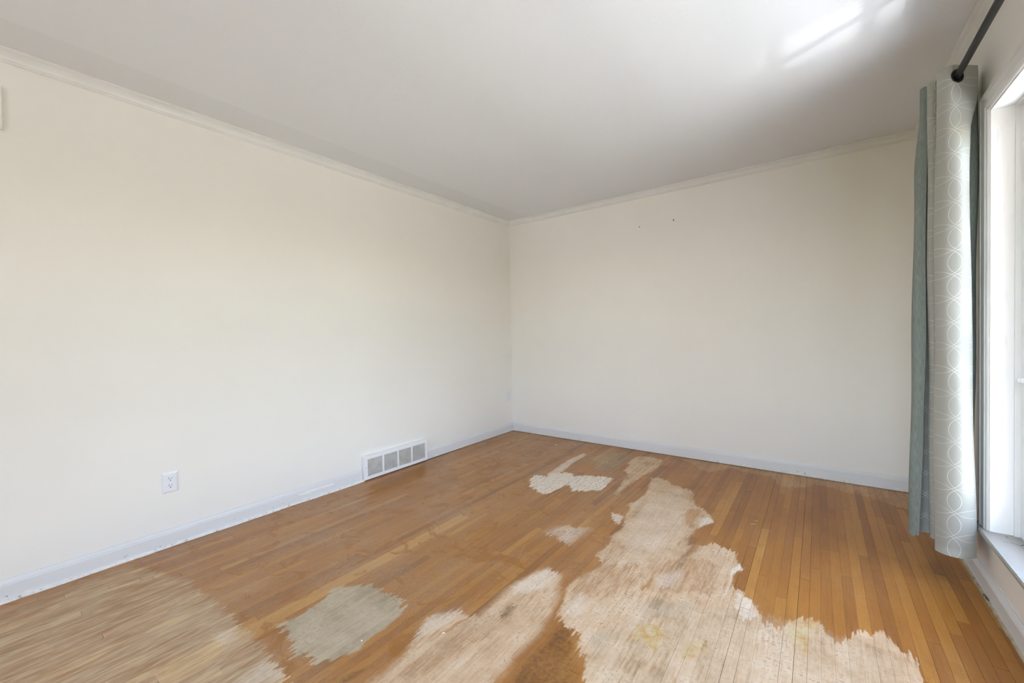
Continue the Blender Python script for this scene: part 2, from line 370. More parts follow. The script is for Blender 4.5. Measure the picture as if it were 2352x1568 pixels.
('F',0.8,0.012,0,-2.82,-2.638,1.709,1.768,[173,179,189,199,209,219,230,240,250,260,271,281,291,301,311,322,332,342,352,363,373,383,408,468,529,589,649,710,770,827],[173,229,290,351,412,473,534,595,656,717,763,766,770,774,777,781,784,788,791,795,799,802,806,809,813,817,820,824,827,827]),
('K',0.7,0.05,0,-2.912,-2.462,2.036,2.313,[132,117,107,96,85,75,66,63,60,56,53,50,46,48,51,54,57,60,63,66,69,72,69,63,58,52,47,42,36,367],[132,206,285,363,441,519,598,676,754,832,911,964,933,901,870,839,812,788,764,740,716,692,668,621,489,465,442,418,395,367]),
('K',1,0.035,0,-2.622,-2.475,1.817,1.91,[643,631,621,611,602,592,582,573,563,553,444,276,108,110,112,113,115,117,119,120,122,124,125,127,129,130,132,162,462,746],[643,685,729,773,786,799,812,825,838,851,864,877,890,892,883,875,867,859,851,843,835,827,819,811,803,795,787,779,771,746]),
('K',0.8,0.03,0,-3.138,-2.994,1.588,1.68,[128,112,116,120,124,127,131,135,139,142,146,177,210,243,276,309,342,376,409,442,475,512,559,607,654,702,750,797,845,889],[128,437,653,661,669,676,684,692,700,708,716,724,732,739,747,755,763,771,780,790,801,811,821,831,841,852,862,872,882,889]),
('K',0.6,0.03,0,-2.878,-2.783,1.801,1.906,[709,698,689,680,671,662,653,643,634,625,616,607,598,588,579,548,510,473,435,397,359,322,284,246,209,171,133,96,115,475],[709,734,760,787,813,840,866,893,904,885,866,846,827,807,788,768,749,729,710,691,671,652,632,613,593,574,554,535,516,475]),
('K',0.5,0.1,0,-1.311,-0.947,3.23,3.434,[455,390,325,260,200,179,157,136,114,93,71,50,49,81,114,146,178,211,243,275,308,340,380,448,516,584,652,720,788,852],[455,519,582,645,708,771,834,897,906,911,917,923,928,934,940,946,951,944,936,929,922,914,907,900,892,885,878,870,863,852]),  # dark zone at the curtain foot: part stain, part shade painted in
('K',0.55,0.05,0,-1.87,-0.909,3.38,3.474,[134,120,136,152,167,183,199,215,231,246,262,278,294,309,325,341,357,373,388,404,420,436,451,467,483,499,515,530,546,865],[134,357,448,539,631,687,695,704,713,721,730,739,747,756,765,773,782,791,799,808,817,825,834,843,852,860,869,878,886,865]),  # lower end of that dark zone, along the right baseboard
('K',0.6,0.06,0,-2.611,-2.471,2.089,2.187,[532,497,461,425,389,353,317,281,245,209,173,137,102,112,139,167,195,223,250,278,306,334,362,389,417,445,473,500,528,557],[532,554,575,596,617,639,660,681,702,723,745,766,787,808,822,835,847,860,873,886,898,876,836,796,756,716,676,636,596,557]),
('D',1,0.09,0,-4.176,-3.209,0.032,1.67,[17,6,7,7,8,8,8,9,9,9,10,10,10,10,10,10,10,10,10,10,10,10,10,9,9,60,130,199,269,696],[17,197,387,493,528,563,599,634,669,705,740,775,811,846,881,917,952,956,959,963,966,970,973,977,980,984,987,990,994,696]),
('P',0.35,0.09,0,-3.307,-3.232,0.938,1.177,[717,534,348,162,42,51,59,68,77,85,94,103,111,120,129,137,146,155,163,172,181,189,198,207,215,224,233,241,250,540],[717,862,958,955,951,948,945,941,938,935,931,928,924,921,918,914,911,908,904,900,869,838,807,777,746,715,685,654,623,540]),
('P',0.4,0.07,0,-3.348,-3.216,1.269,1.487,[324,297,278,258,238,219,199,180,160,154,147,141,135,128,122,115,109,103,96,90,83,77,71,64,58,51,46,173,300,428],[324,459,601,702,714,725,737,748,759,771,782,794,805,817,828,840,851,863,874,885,897,908,920,931,943,954,844,705,566,428]),
('R',0.75,0.025,1,1.826,3.855,-0.523,0.24,[653,590,523,457,332,260,400,541,518,466,463,470,213,246,302,462,444,396,381,345,279,213,163,125,88,51,13,216,604,967],[653,655,653,652,653,655,657,659,660,662,664,666,667,669,671,673,674,676,678,679,681,683,685,716,762,808,854,900,946,967]),
('O',0.8,0.012,0,-2.174,-1.435,0.095,0.38,[819,760,700,639,579,518,458,438,423,408,393,378,363,348,333,319,304,288,266,245,224,203,181,160,139,118,96,75,54,40],[819,856,893,929,965,965,962,960,957,954,951,949,944,927,910,893,875,858,841,824,806,789,764,659,555,450,346,241,137,40]),
('O',0.6,0.03,0,-2.599,-2.382,1.614,1.686,[750,716,683,650,616,583,550,516,483,450,416,383,350,316,283,249,238,231,223,215,208,200,192,184,177,169,161,154,146,146],[750,790,830,861,841,821,802,782,762,743,723,703,684,664,661,667,673,679,685,691,697,703,709,714,720,629,506,384,261,146]),
('O',0.6,0.03,0,-2.595,-2.374,1.592,1.691,[758,693,627,561,495,429,363,297,231,165,100,123,146,169,192,215,237,260,283,306,329,352,375,397,420,443,466,489,512,534],[758,817,875,900,889,879,869,858,848,837,827,817,806,796,786,775,765,748,730,712,694,677,659,641,623,606,588,570,552,534]),
('O',0.6,0.03,0,-2.205,-1.888,1.221,1.42,[605,481,463,444,425,406,388,369,350,331,313,294,275,256,238,219,200,181,163,144,125,106,88,69,50,53,101,150,198,246],[605,726,742,758,774,790,806,822,838,854,870,886,902,918,934,950,914,731,615,581,548,514,481,447,414,381,347,314,280,246]),
('T',1,0.012,0,-2.106,-1.788,1.615,1.76,[159,137,127,117,108,98,88,79,69,82,99,115,132,149,166,183,200,216,233,250,267,284,318,381,444,507,570,633,695,758],[159,367,505,539,572,606,640,673,707,741,774,808,832,826,819,813,807,801,814,831,847,864,881,898,914,931,923,868,813,758]),
('T',1,0.012,0,-1.616,-1.486,1.743,1.833,[553,266,256,245,235,224,214,204,193,183,173,162,152,141,131,121,110,133,184,235,286,337,389,440,491,542,593,644,696,744],[553,594,619,644,668,693,718,742,767,791,816,841,865,890,884,875,866,857,847,838,829,820,811,802,793,783,774,765,756,744]),
('T',0.9,0.012,0,-1.713,-1.545,1.832,1.963,[483,480,479,478,477,477,476,475,474,473,472,471,470,469,469,282,76,103,129,155,182,208,234,261,287,313,339,366,392,429],[483,512,544,575,607,638,670,701,732,764,795,827,858,890,921,924,924,924,924,924,924,924,924,924,924,924,924,821,620,429]),
('T',0.55,0.012,0,-2.878,-2.758,1.528,1.61,[165,152,150,147,145,143,140,138,135,133,131,128,126,123,122,128,134,140,146,152,158,164,171,177,183,189,195,249,486,710],[165,339,524,691,703,716,728,741,753,766,778,791,803,816,828,841,853,866,878,865,851,837,822,808,794,780,766,752,738,710]),
]
LAYERS = 'WPGYFKDROTS'
BIN = .381             # the material is written once per ten strips, with only the marks that reach them
def floor_mat(bin_index):
    x0, x1 = bin_index*BIN - .07, (bin_index+1)*BIN + .07
    marks = [m for m in MARKS if (m[4] if m[3] else m[6]) < x1 and (m[5] if m[3] else m[7]) > x0]
    t = NT('worn_oak_strip'); c = t.coord()
    sp = t.sep(c); x, y = sp[0], sp[1]
    # jitter of the mark outlines: fine streaks along the strips, ragged finger-like ends
    st = t.noise(t.comb(t.math('MULTIPLY', x, 95), t.math('MULTIPLY', y, 11)), 1.0, 4, .65)
    fz = t.noise(c, 62, 3, .65)
    big = t.noise(c, 13, 2, .5)
    fing = t.n('ShaderNodeTexWhiteNoise', noise_dimensions='1D')
    t.put(fing.inputs['W'], t.math('FLOOR', t.math('MULTIPLY', x, 130)))
    xw = t.math('ADD', x, t.math('MULTIPLY', t.math('SUBTRACT', big, .5), .030))
    xw = t.math('ADD', xw, t.math('MULTIPLY', t.math('SUBTRACT', fz, .5), .020))
    xw = t.math('ADD', xw, t.math('MULTIPLY', t.math('SUBTRACT', st, .5), .012))
    yw = t.math('ADD', y, t.math('MULTIPLY', t.math('SUBTRACT', fing.outputs[0], .5), .035))
    yw = t.math('ADD', yw, t.math('MULTIPLY', t.math('SUBTRACT', st, .5), .05))
    yw = t.math('ADD', yw, t.math('MULTIPLY', t.math('SUBTRACT', fz, .5), .025))
    acc = {}
    for layer, strength, soft, swap, a0, a1, b0, b1, lo, hi in marks:
        along, across = (xw, yw) if swap else (yw, xw)
        u = t.maprange(along, a0, a1)
        v = t.maprange(across, b0, b1, clamp=False)
        ds = []
        for tab in (lo, hi):
            fc = t.n('ShaderNodeFloatCurve')
            cu = fc.mapping.curves[0]
            k = len(tab)
            while len(cu.points) < k: cu.points.new(.5, .5)
            for i, val in enumerate(tab):
                p = cu.points[i]; p.location = (i/(k-1), val/1000); p.handle_type = 'VECTOR'
            fc.mapping.extend = 'HORIZONTAL'; fc.mapping.update()
            t.put(fc.inputs['Value'], u)
            ds.append(fc.outputs[0])
        d = t.math('MINIMUM', t.math('SUBTRACT', v, ds[0]), t.math('SUBTRACT', ds[1], v))
        m = t.maprange(d, 0, soft/(b1-b0), 0, strength, smooth=True)
        acc[layer] = t.math('MAXIMUM', acc[layer], m) if layer in acc else m
    for k_ in LAYERS: acc.setdefault(k_, 0.0)
    # oak: tone of each strip, long grain, short ray flecks
    at = t.n('ShaderNodeAttribute', attribute_name='tone')
    tone = at.outputs['Fac']
    off = t.math('MULTIPLY', tone, 37.0)
    gv = t.comb(t.math('MULTIPLY', x, 210), t.math('MULTIPLY', y, 5.5), off)
    grain = t.noise(gv, 1.0, 5, .6, .3)
    flv = t.comb(t.math('MULTIPLY', x, 60), t.math('MULTIPLY', y, 130), off)
    fleck = t.noise(flv, 1.0, 2, .5, .6)
    patch = t.noise(t.comb(t.math('MULTIPLY', x, 5), t.math('MULTIPLY', y, 2.0)), 1.0, 3, .55)
    k = t.math('ADD', tone, t.math('MULTIPLY', t.math('SUBTRACT', grain, .5), .55))
    k = t.math('ADD', k, t.math('MULTIPLY', t.math('SUBTRACT', fleck, .5), .22))
    k = t.math('ADD', k, t.math('MULTIPLY', t.math('SUBTRACT', patch, .5), .55))
    k = t.math('ADD', k, t.math('MULTIPLY', t.math('SUBTRACT', t.noise(c, 240, 3, .7), .5), .45))
    fin = t.ramp(k, [(.0, (.15, .047, .008, 1)), (.30, (.295, .106, .014, 1)), (.55, (.385, .152, .020, 1)), (.80, (.45, .20, .033, 1)), (1.0, (.56, .30, .076, 1))])
    # dust haze over the finish, with pale wall sheen toward the left painted in
    hz = t.noise(c, 3.2, 4, .6)
    sc = t.noise(t.comb(t.math('MULTIPLY', x, 240), t.math('MULTIPLY', y, 40)), 1.0, 3, .7)
    haze = t.math('MULTIPLY', t.maprange(hz, .45, .75), t.maprange(sc, .35, .75))
    lx = t.maprange(x, 2.7, .9, .22, .86)
    fin = t.mix(t.math('MULTIPLY', t.math('ADD', t.math('MULTIPLY', haze, 1.1), t.maprange(sc, .3, .72, .12, .58)), lx), fin, (.415, .285, .185, 1))
    wipe = t.math('MULTIPLY', t.maprange(t.noise(c, 5.5, 5, .62, 1.6), .55, .62), t.maprange(x, 2.6, 1.9, .25, .62))   # dust wiped off underfoot
    fin = t.mix(wipe, fin, (.30, .118, .020, 1))
    fin = t.mix(t.math('MULTIPLY', acc['O'], .85), fin, (.36, .155, .036, 1))
    # scuffed, dulled zone
    dn = t.noise(t.comb(t.math('MULTIPLY', x, 48), t.math('MULTIPLY', y, 7)), 1.0, 5, .62, .5)
    dcol = t.ramp(t.math('ADD', t.math('MULTIPLY', dn, .72), t.math('ADD', t.math('MULTIPLY', tone, .22), t.math('MULTIPLY', sc, .10))), [(.30, (.28, .158, .078, 1)), (.44, (.42, .28, .16, 1)), (.56, (.51, .375, .245, 1)), (.70, (.66, .48, .25, 1))])
    fin = t.mix(t.math('MULTIPLY', acc['D'], t.maprange(t.math('ADD', t.math('MULTIPLY', hz, .5), t.math('MULTIPLY', dn, .5)), .38, .56, .50, .92)), fin, dcol)
    # bare wood
    rn = t.noise(t.comb(t.math('MULTIPLY', x, 120), t.math('MULTIPLY', y, 10), off), 1.0, 5, .65)
    rb = t.noise(c, 7, 4, .6)
    rk = t.math('ADD', t.math('MULTIPLY', rn, .26), t.math('ADD', t.math('MULTIPLY', rb, .50), t.math('ADD', t.math('MULTIPLY', fz, .14), t.math('MULTIPLY', tone, .18))))
    raw = t.ramp(rk, [(.36, (.36, .235, .125, 1)), (.47, (.55, .375, .225, 1)), (.58, (.66, .48, .315, 1)), (.70, (.73, .585, .435, 1))])
    dirt = t.math('MULTIPLY', t.maprange(t.noise(c, 85, 5, .7), .53, .66), t.maprange(rb, .42, .62))
    raw = t.mix(t.math('MULTIPLY', dirt, .75), raw, (.19, .115, .06, 1))
    keep = t.math('MULTIPLY', t.maprange(t.math('ADD', t.math('MULTIPLY', st, .7), t.math('MULTIPLY', hz, .5)), .64, .78), .75)
    streak = t.math('MULTIPLY', acc['S'], t.maprange(t.math('ADD', t.math('MULTIPLY', rn, .5), t.math('MULTIPLY', st, .5)), .42, .60))
    wm = t.math('MULTIPLY', acc['W'], t.math('SUBTRACT', 1.0, t.math('MAXIMUM', keep, streak)))
    wm = t.math('MULTIPLY', wm, t.math('SUBTRACT', 1.0, acc['F']))
    wm = t.math('MAXIMUM', wm, t.math('MULTIPLY', acc['R'], t.maprange(fz, .30, .60, .2, .8)))
    col = t.mix(wm, fin, raw)
    gcol = t.ramp(rk, [(.36, (.29, .225, .145, 1)), (.52, (.46, .375, .26, 1)), (.72, (.58, .49, .36, 1))])
    gcol = t.mix(t.math('MULTIPLY', dirt, .35), gcol, (.14, .11, .08, 1))
    col = t.mix(t.math('MULTIPLY', acc['G'], .92), col, gcol)
    ycol = t.mix(t.maprange(t.noise(c, 24, 4, .65), .40, .62), (.60, .49, .26, 1), (.50, .265, .055, 1))
    col = t.mix(t.math('MULTIPLY', acc['Y'], t.maprange(fz, .35, .6, .25, .95)), col, ycol)
    pm = t.math('MULTIPLY', acc['P'], t.maprange(t.math('ADD', t.math('MULTIPLY', st, .5), t.math('MULTIPLY', fz, .5)), .36, .54, .35, .95))
    col = t.mix(pm, col, (.82, .73, .61, 1))
    # tread prints of work boots in the dust
    tx = t.math('SINE', t.math('MULTIPLY', t.math('ADD', t.math('MULTIPLY', x, .35), y), 420))
    ty = t.math('SINE', t.math('MULTIPLY', t.math('SUBTRACT', x, t.math('MULTIPLY', y, .35)), 270))
    tr = t.math('MULTIPLY', t.maprange(tx, -.2, .3), t.maprange(ty, -.75, -.3))
    col = t.mix(t.math('MULTIPLY', t.math('MULTIPLY', acc['T'], tr), .8), col, (.27, .115, .032, 1))
    dk = t.math('MULTIPLY', acc['K'], t.maprange(t.math('ADD', t.math('MULTIPLY', fz, .6), t.math('MULTIPLY', rb, .4)), .40, .62, .25, .95))
    col = t.mix(dk, col, (.085, .038, .014, 1))  # stain colour, also used for the shade painted in by the curtain
    # long thin scratches
    s1 = t.noise(t.comb(t.math('MULTIPLY', t.math('ADD', x, t.math('MULTIPLY', y, .35)), 150), t.math('MULTIPLY', y, 2.2)), 1.0, 2, .5)
    s2 = t.noise(t.comb(t.math('MULTIPLY', t.math('SUBTRACT', x, t.math('MULTIPLY', y, .9)), 130), t.math('MULTIPLY', x, 3.0)), 1.0, 2, .5)
    scr = t.math('MAXIMUM', t.maprange(s1, .735, .76), t.maprange(s2, .745, .77))
    col = t.mix(t.math('MULTIPLY', scr, .35), col, (.62, .50, .38, 1))
    bare = t.math('MAXIMUM', t.math('MAXIMUM', wm, acc['G']), t.math('MAXIMUM', pm, t.math('MULTIPLY', acc['D'], .75)))
    rough = t.math('ADD', t.maprange(bare, 0, 1, .36, .75), t.math('MULTIPLY', t.math('SUBTRACT', sc, .5), .16))
    t.bump(t.math('ADD', grain, t.math('MULTIPLY', st, .7)), .10, .0012)
    t.b.inputs['Specular IOR Level'].default_value = .30
    return t.out(col, rough)
FM = [floor_mat(i) for i in range(10)]

# ------------------------------------------------------------------ floor
f = MB(); f.box(-.15, XR+.2, YF-.15, .15, -.12, -.012)
floor = tag(f.build('floor', M['subfloor']), kind='structure')
PITCH, CH = .0381, .0003
def board_into(mb, x0, x1, y0, y1, dz):
    zt, zb = dz, -.012
    n = len(mb.v)
    for (ins, z) in ((0, zb), (0, zt-CH), (CH, zt)):
        mb.v += [(x0+ins, y0+ins, z), (x1-ins, y0+ins, z), (x1-ins, y1-ins, z), (x0+ins, y1-ins, z)]
    for r in (0, 4):
        for i in range(4):
            j = (i+1) % 4
            mb.f.append((n+r+i, n+r+j, n+r+4+j, n+r+4+i)); mb.mi.append(0)
    mb.f.append((n+8, n+9, n+10, n+11)); mb.mi.append(0)
boards = []
rb = random.Random(21)
k = 0
while True:
    xa = -.0015 + k*PITCH
    if xa > XR-.012: break
    GAP = .0011 if rb.random() < .28 else .0002      # some joints have opened, most are tight
    y = -.008 - rb.random()*.1
    yend = -.008
    while yend > YF+.01:
        ln = rb.choice((.35, .5, .6, .75, .9, 1.1, 1.35)) * rb.uniform(.85, 1.15)
        if yend == -.008: ln *= rb.uniform(.3, 1)
        tone = min(1, max(0, rb.gauss(.46, .08)))
        if rb.random() < .05: tone = rb.uniform(.12, .28)
        if rb.random() < .10: tone = rb.uniform(.68, .82)
        cx = xa + PITCH/2
        if 1.07 < cx < 1.15 and -3.3 < yend < -1.2: tone = .90
        if 1.07 < cx < 1.15 and yend == -.008: ln = 1.98
        if 1.07 < cx < 1.15 and yend < -1.5 and yend > -2.2: ln = 1.5
        y0 = max(YF+.004, yend-ln)
        boards.append((max(.003, xa+GAP/2), min(XR-.012, xa+PITCH-GAP/2), y0+GAP/2, yend-GAP/2, tone))
        yend = y0
    k += 1
def seen(b):
    px, py, pz = (b[0]+b[1])/2, max(min((b[2]+b[3])/2, b[3]), b[2]), 0
    best = 0
    for q in (0, .25, .5, .75, 1):
        p = Vector((px, b[2]+(b[3]-b[2])*q, 0)) - cam.matrix_world.translation
        z = p.dot(_f)
        if z < .3: continue
        u, v = p.dot(_r)/z*938/1176, p.dot(_u)/z*938/784
        if abs(u) < 1 and abs(v) < 1:
            best += (b[3]-b[2])/5*PITCH/(z*z*z)
    return best
order = sorted(range(len(boards)), key=lambda i: -seen(boards[i]))
rest = MB(); tones = []
for r, i in enumerate(order):
    b = boards[i]
    dz = random.uniform(-.0003, .0003)
    if r < 300:
        mb = MB(); board_into(mb, b[0], b[1], b[2], b[3], dz)
        o = mb.build('floor_board', FM[min(9, int((b[0]+b[1])/2/BIN))], floor)
        o.data.attributes.new('tone', 'FLOAT', 'POINT').data.foreach_set('value', [b[4]]*len(mb.v))
    else:
        f0 = len(rest.f)
        board_into(rest, b[0], b[1], b[2], b[3], dz); tones += [b[4]]*12
        for j_ in range(f0, len(rest.f)): rest.mi[j_] = min(9, int((b[0]+b[1])/2/BIN))
o = tag(rest.build('further_floor_boards', FM, floor), kind='stuff')
o.data.attributes.new('tone', 'FLOAT', 'POINT').data.foreach_set('value', tones)

# ------------------------------------------------------------------ shell
def struct(mb, name, m, parent=None, **kw):
    return tag(mb.build(name, m, parent, **kw), kind=None if parent else 'structure')
WY0, WY1, WZ0, WZ1 = -3.02, -1.32, .283, 2.01      # window opening in the right wall
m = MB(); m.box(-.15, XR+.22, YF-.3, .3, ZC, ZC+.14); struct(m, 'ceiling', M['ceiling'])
m = MB(); m.box(XR+.23, XR+.72, YF-.3, .3, ZC+.02, ZC+.16); struct(m, 'sky_shade_slab', M['outside'])  # unseen overhang added to cut high sky light on the jamb
m = MB(); m.box(-.15, 0, YF-.15, .15, -.012, ZC); struct(m, 'wall_left', M['wall'])
m = MB(); m.box(0, XR, 0, .15, -.012, ZC); struct(m, 'wall_back', M['wall'])
m = MB()
m.box(XR, XR+.16, WY1+.02, .15, -.3, ZC)
m.box(XR, XR+.16, YF-.15, WY0-.02, -.3, ZC)
m.box(XR, XR+.16, WY0-.02, WY1+.02, -.3, WZ0-.03)
m.box(XR, XR+.16, WY0-.02, WY1+.02, WZ1+.02, ZC)
struct(m, 'wall_right', M['wall'])
m = MB()      # wall behind the camera, with an opening added for fill light
m.box(0, 1.05, YF-.15, YF, -.012, ZC); m.box(3.25, XR, YF-.15, YF, -.012, ZC)
m.box(1.05, 3.25, YF-.15, YF, -.012, .58); m.box(1.05, 3.25, YF-.15, YF, 2.2, ZC)
struct(m, 'wall_front', M['wall'])

# crown mouldings (profile in wall-distance, drop)
CR = [(0, 0), (.051, 0), (.051, .006), (.046, .0085), (.044, .0095), (.036, .013), (.027, .020), (.020, .029), (.0165, .037), (.0155, .040), (.0115, .0415), (.0115, .0445), (.009, .0475), (.0045, .051), (0, .051)]
def crown(name, fn, a, b):
    mb = MB(); mb.extrude(CR, fn, a, b); return struct(mb, name, M['trim'])
crown('trim_1', lambda p, q, t: (p, t, ZC-q), YF, -.0005)
crown('trim_2', lambda p, q, t: (t, -p, ZC-q), .0005, XR-.0005)
crown('trim_3', lambda p, q, t: (XR-p, t, ZC-q), YF, -.0005)

# baseboards: flat board with a small ogee on top
BB = [(0, 0), (.0145, 0), (.0145, .070), (.0125, .0735), (.0125, .0775), (.0095, .081), (.0075, .0865), (.0045, .0895), (.004, .094), (0, .094)]
mb = MB()
lf = lambda p, q, t: (p, t, q+.004)
mb.extrude(BB, lf, YF, -2.004); mb.extrude(BB, lf, -1.350, -.0005)
bl = struct(mb, 'baseboard_left', M['base'])
mb = MB()      # patch where the paint has been scraped down to white
SP = [(-2.503, .060), (-2.485, .050), (-2.452, .047), (-2.419, .044), (-2.407, .051), (-2.330, .052), (-2.262, .049), (-2.237, .057), (-2.245, .064), (-2.313, .066), (-2.400, .067), (-2.439, .069), (-2.470, .064)]
mb.extrude(SP, lambda p, q, t: (t, p, q), .0140, .0151)
o = mb.build('scraped_patch', M['chip'], bl); o['label'] = 'white scraped patch in the grey baseboard paint'
mb = MB()
n = 260; y = YF      # rough ridge of old paint and plaster left where the shoe moulding came off
prev = None; w0 = .025
for i in range(n+1):
    y = YF + i*(6.0-1.99)/n
    w0 += random.uniform(-.0022, .0022); w0 = max(.019, min(.031, w0 + (.025-w0)*.08))
    h0 = .0145 + random.uniform(-.0015, .0015)
    if random.random() < .05: h0 *= .55
    ring = [(.013, y, .0008), (w0, y, .0008), (w0-.002, y, h0*.75), (.0155, y, h0), (.013, y, h0)]
    k0 = len(mb.v); mb.v += ring
    if prev is not None:
        for q in range(5):
            r_ = (q+1) % 5
            mb.f.append((prev+q, prev+r_, k0+r_, k0+q)); mb.mi.append(0)
    prev = k0
o = mb.build('plaster_ridge', M['strip'], bl); o['label'] = 'rough white ridge of old plaster and paint along the foot'; o['kind'] = 'stuff'
mb = MB()
mb.extrude(BB, lambda p, q, t: (t, -p, q+.006), .0146, XR-.0146)
bb = struct(mb, 'baseboard_back', M['base'])
mb = MB()
mb.extrude(BB, lambda p, q, t: (XR-p, t, q+.004), YF, -.0005)
br = struct(mb, 'baseboard_right', M['base'])
mb = MB()
n = 150
for i in range(n):
    a = -.02 - i*(5.9/n); b = a - 5.9/n
    mb.box(XR-.0205-random.uniform(0, .003), XR-.013, b, a, .0008, .0105+random.uniform(0, .003))
o = mb.build('bare_strip', M['pine'], br); o['label'] = 'bare yellowish pine strip left along the foot'; o['kind'] = 'stuff'

# ------------------------------------------------------------------ the window in the right wall
JX = XR + .16
m = MB()
m.box(XR-.004, JX, WY1, WY1+.02, WZ0-.03, WZ1+.02)
m.box(XR-.004, JX, WY0-.02, WY0, WZ0-.03, WZ1+.02)
m.box(XR-.004, JX, WY0, WY1, WZ1, WZ1+.02)
win = struct(m, 'window_1', M['jamb'])
# casing: fluted board around the opening
CS = [(0, 0), (0, .013), (.006, .0195), (.016, .0195), (.019, .0165), (.046, .0145), (.050, .0165), (.060, .0165), (.064, .013), (.074, .012), (.078, .009), (.078, 0)]
CI = .008
def casing(name, kind):
    mb = MB(); k = len(CS)
    # width measured outwards from the inner edge of the trim; outer edge is the thick one
    prof = [(.083-p, d) for p, d in CS]
    y1 = WY1 + .001; y0 = WY0 - .001; z1 = WZ1 + .001
    if kind == 'far':   rail = lambda w, d: ((XR-d, y1+w, WZ0), (XR-d, y1+w, z1+w))
    elif kind == 'near': rail = lambda w, d: ((XR-d, y0-w, WZ0), (XR-d, y0-w, z1+w))
    else: rail = lambda w, d: ((XR-d, y0-w, z1+w), (XR-d, y1+w, z1+w))
    n0 = len(mb.v)
    A = [rail(w, d) for w, d in prof]
    mb.v += [a for a, b in A] + [b for a, b in A]
    for i in range(k):
        j = (i+1) % k
        mb.f.append((i, j, k+j, k+i)); mb.mi.append(0)
    mb.f.append(tuple(range(k))); mb.f.append(tuple(range(2*k-1, k-1, -1))); mb.mi += [0, 0]
    return mb.build(name, M['trim'], win)
casing('casing', 'far'); casing('casing', 'near'); casing('casing', 'head')
mb = MB()
ST = [(XR-.030, WZ0-.020), (XR-.033, WZ0-.014), (XR-.033, WZ0-.006), (XR-.029, WZ0), (JX, WZ0), (JX, WZ0-.026), (XR, WZ0-.026), (XR, WZ0-.020)]
mb.extrude(ST, lambda p, q, t: (p, t, q), WY0+.0005, WY1-.0005)
HN = [(XR-.030, WZ0-.020), (XR-.033, WZ0-.014), (XR-.033, WZ0-.006), (XR-.029, WZ0), (XR-.0002, WZ0), (XR-.0002, WZ0-.020)]
mb.extrude(HN, lambda p, q, t: (p, t, q), WY1-.0005, WY1+.11); mb.extrude(HN, lambda p, q, t: (p, t, q), WY0-.11, WY0+.0005)
o = mb.build('stool', M['sill'], win); o['label'] = 'dusty white window stool with cracked paint'
mb = MB()
mb.extrude([(XR, WZ0-.020), (XR-.019, WZ0-.020), (XR-.019, WZ0-.026), (XR-.012, WZ0-.036), (XR-.008, WZ0-.046), (XR, WZ0-.048)], lambda p, q, t: (p, t, q), WY0-.09, WY1+.09)
mb.build('apron', M['trim'], win)
# sashes with colonial bars: a narrow unit, a wide unit, a narrow unit
SX0, SX1 = XR+.076, XR+.112
m = MB()
for (a, b) in ((-2.36, -2.30),):
    m.box(XR+.055, JX-.01, a, b, WZ0, WZ1)
m.build('mullion', M['white'], win)
m = MB()
m.box(XR+.060, SX0, WY1-.009, WY1, WZ0, WZ1); m.box(XR+.060, SX0, WY0, WY0+.009, WZ0, WZ1); m.box(XR+.060, SX0, WY0+.009, WY1-.009, WZ1-.009, WZ1)
m.build('stop_bead', M['trim'], win)
ZROW = [WZ0+.060, .638, .914, 1.190, 1.466, 1.742, WZ1-.045]
for (ya, yb, cols) in ((-2.30, WY1-.006, 2), (WY0+.001, -2.36, 2)):
    m = MB(); sw = .040
    m.box(SX0, SX1, yb-sw, yb, WZ0+.001, WZ1-.001); m.box(SX0, SX1, ya, ya+sw, WZ0+.001, WZ1-.001)
    m.box(SX0, SX1, ya+sw, yb-sw, WZ0+.001, ZROW[0]); m.box(SX0, SX1, ya+sw, yb-sw, ZROW[-1], WZ1-.001)
    m.box(SX0, SX1, ya+sw, yb-sw, .914-.022, .914+.022)
    for z in ZROW[1:-1]:
        if z != .914: m.box(SX0+.006, SX1-.004, ya+sw, yb-sw, z-.010, z+.010)
    for c in range(1, cols):
        yc = ya+sw + (yb-ya-2*sw)*c/cols
        m.box(SX0+.007, SX1-.005, yc-.010, yc+.010, ZROW[0], ZROW[-1])
    sash = m.build('sash', M['white'], win)
    for r in range(6):
        za = ZROW[r]; zb = ZROW[r+1]
        for c in range(cols):
            p = ya+sw + (yb-ya-2*sw)*c/cols; q = ya+sw + (yb-ya-2*sw)*(c+1)/cols
            g = MB(); g.quad((SX0+.022, p, za), (SX0+.022, q, za), (SX0+.022, q, zb), (SX0+.022, p, zb))
            g.build('pane', M['glass'], sash)
# flaked cracks in the stool paint
def crack(pts, w):
    m = MB()
    for (a, b), (c, d) in zip(pts[:-1], pts[1:]):
        n = Vector((d-b, a-c, 0)).normalized()*w/2; z = WZ0+.0003
        m.quad((a-n.x, b-n.y, z), (c-n.x, d-n.y, z), (c+n.x, d+n.y, z), (a+n.x, b+n.y, z))
    o = m.build('paint_crack', M['twig'], win)
crack([(3.4708, -1.4099), (3.478, -1.4125), (3.4848, -1.4120)], .0022)
crack([(3.4914, -1.4039), (3.497, -1.411), (3.5013, -1.4132), (3.5068, -1.4173), (3.513, -1.4229), (3.519, -1.413), (3.5254, -1.4045)], .0026)
crack([(3.4963, -1.3419), (3.493, -1.354), (3.4944, -1.3687)], .0016)
m = MB(); m.box(SX0+.003, SX1-.004, WY1-.0058, WY1-.0002, WZ0+.001, WZ1-.001); m.build('sash_gap_shade', M['twig'], win)  # dark strip set in the sash gap in place of its shade
# lock on the meeting rail of the first sash
m = MB()
m.box(SX0-.012, SX0, -1.372, -1.338, .908, .926)
m.box(SX0-.018, SX0-.010, -1.366, -1.352, .911, .923)
m.cyl((SX0-.012, -1.337, .917), (SX0-.012, -1.329, .917), .0065, .005, 12)
o = m.build('sash_lock', M['white'], win, bevel=.0015); o['label'] = 'small white sash lock with round knob'
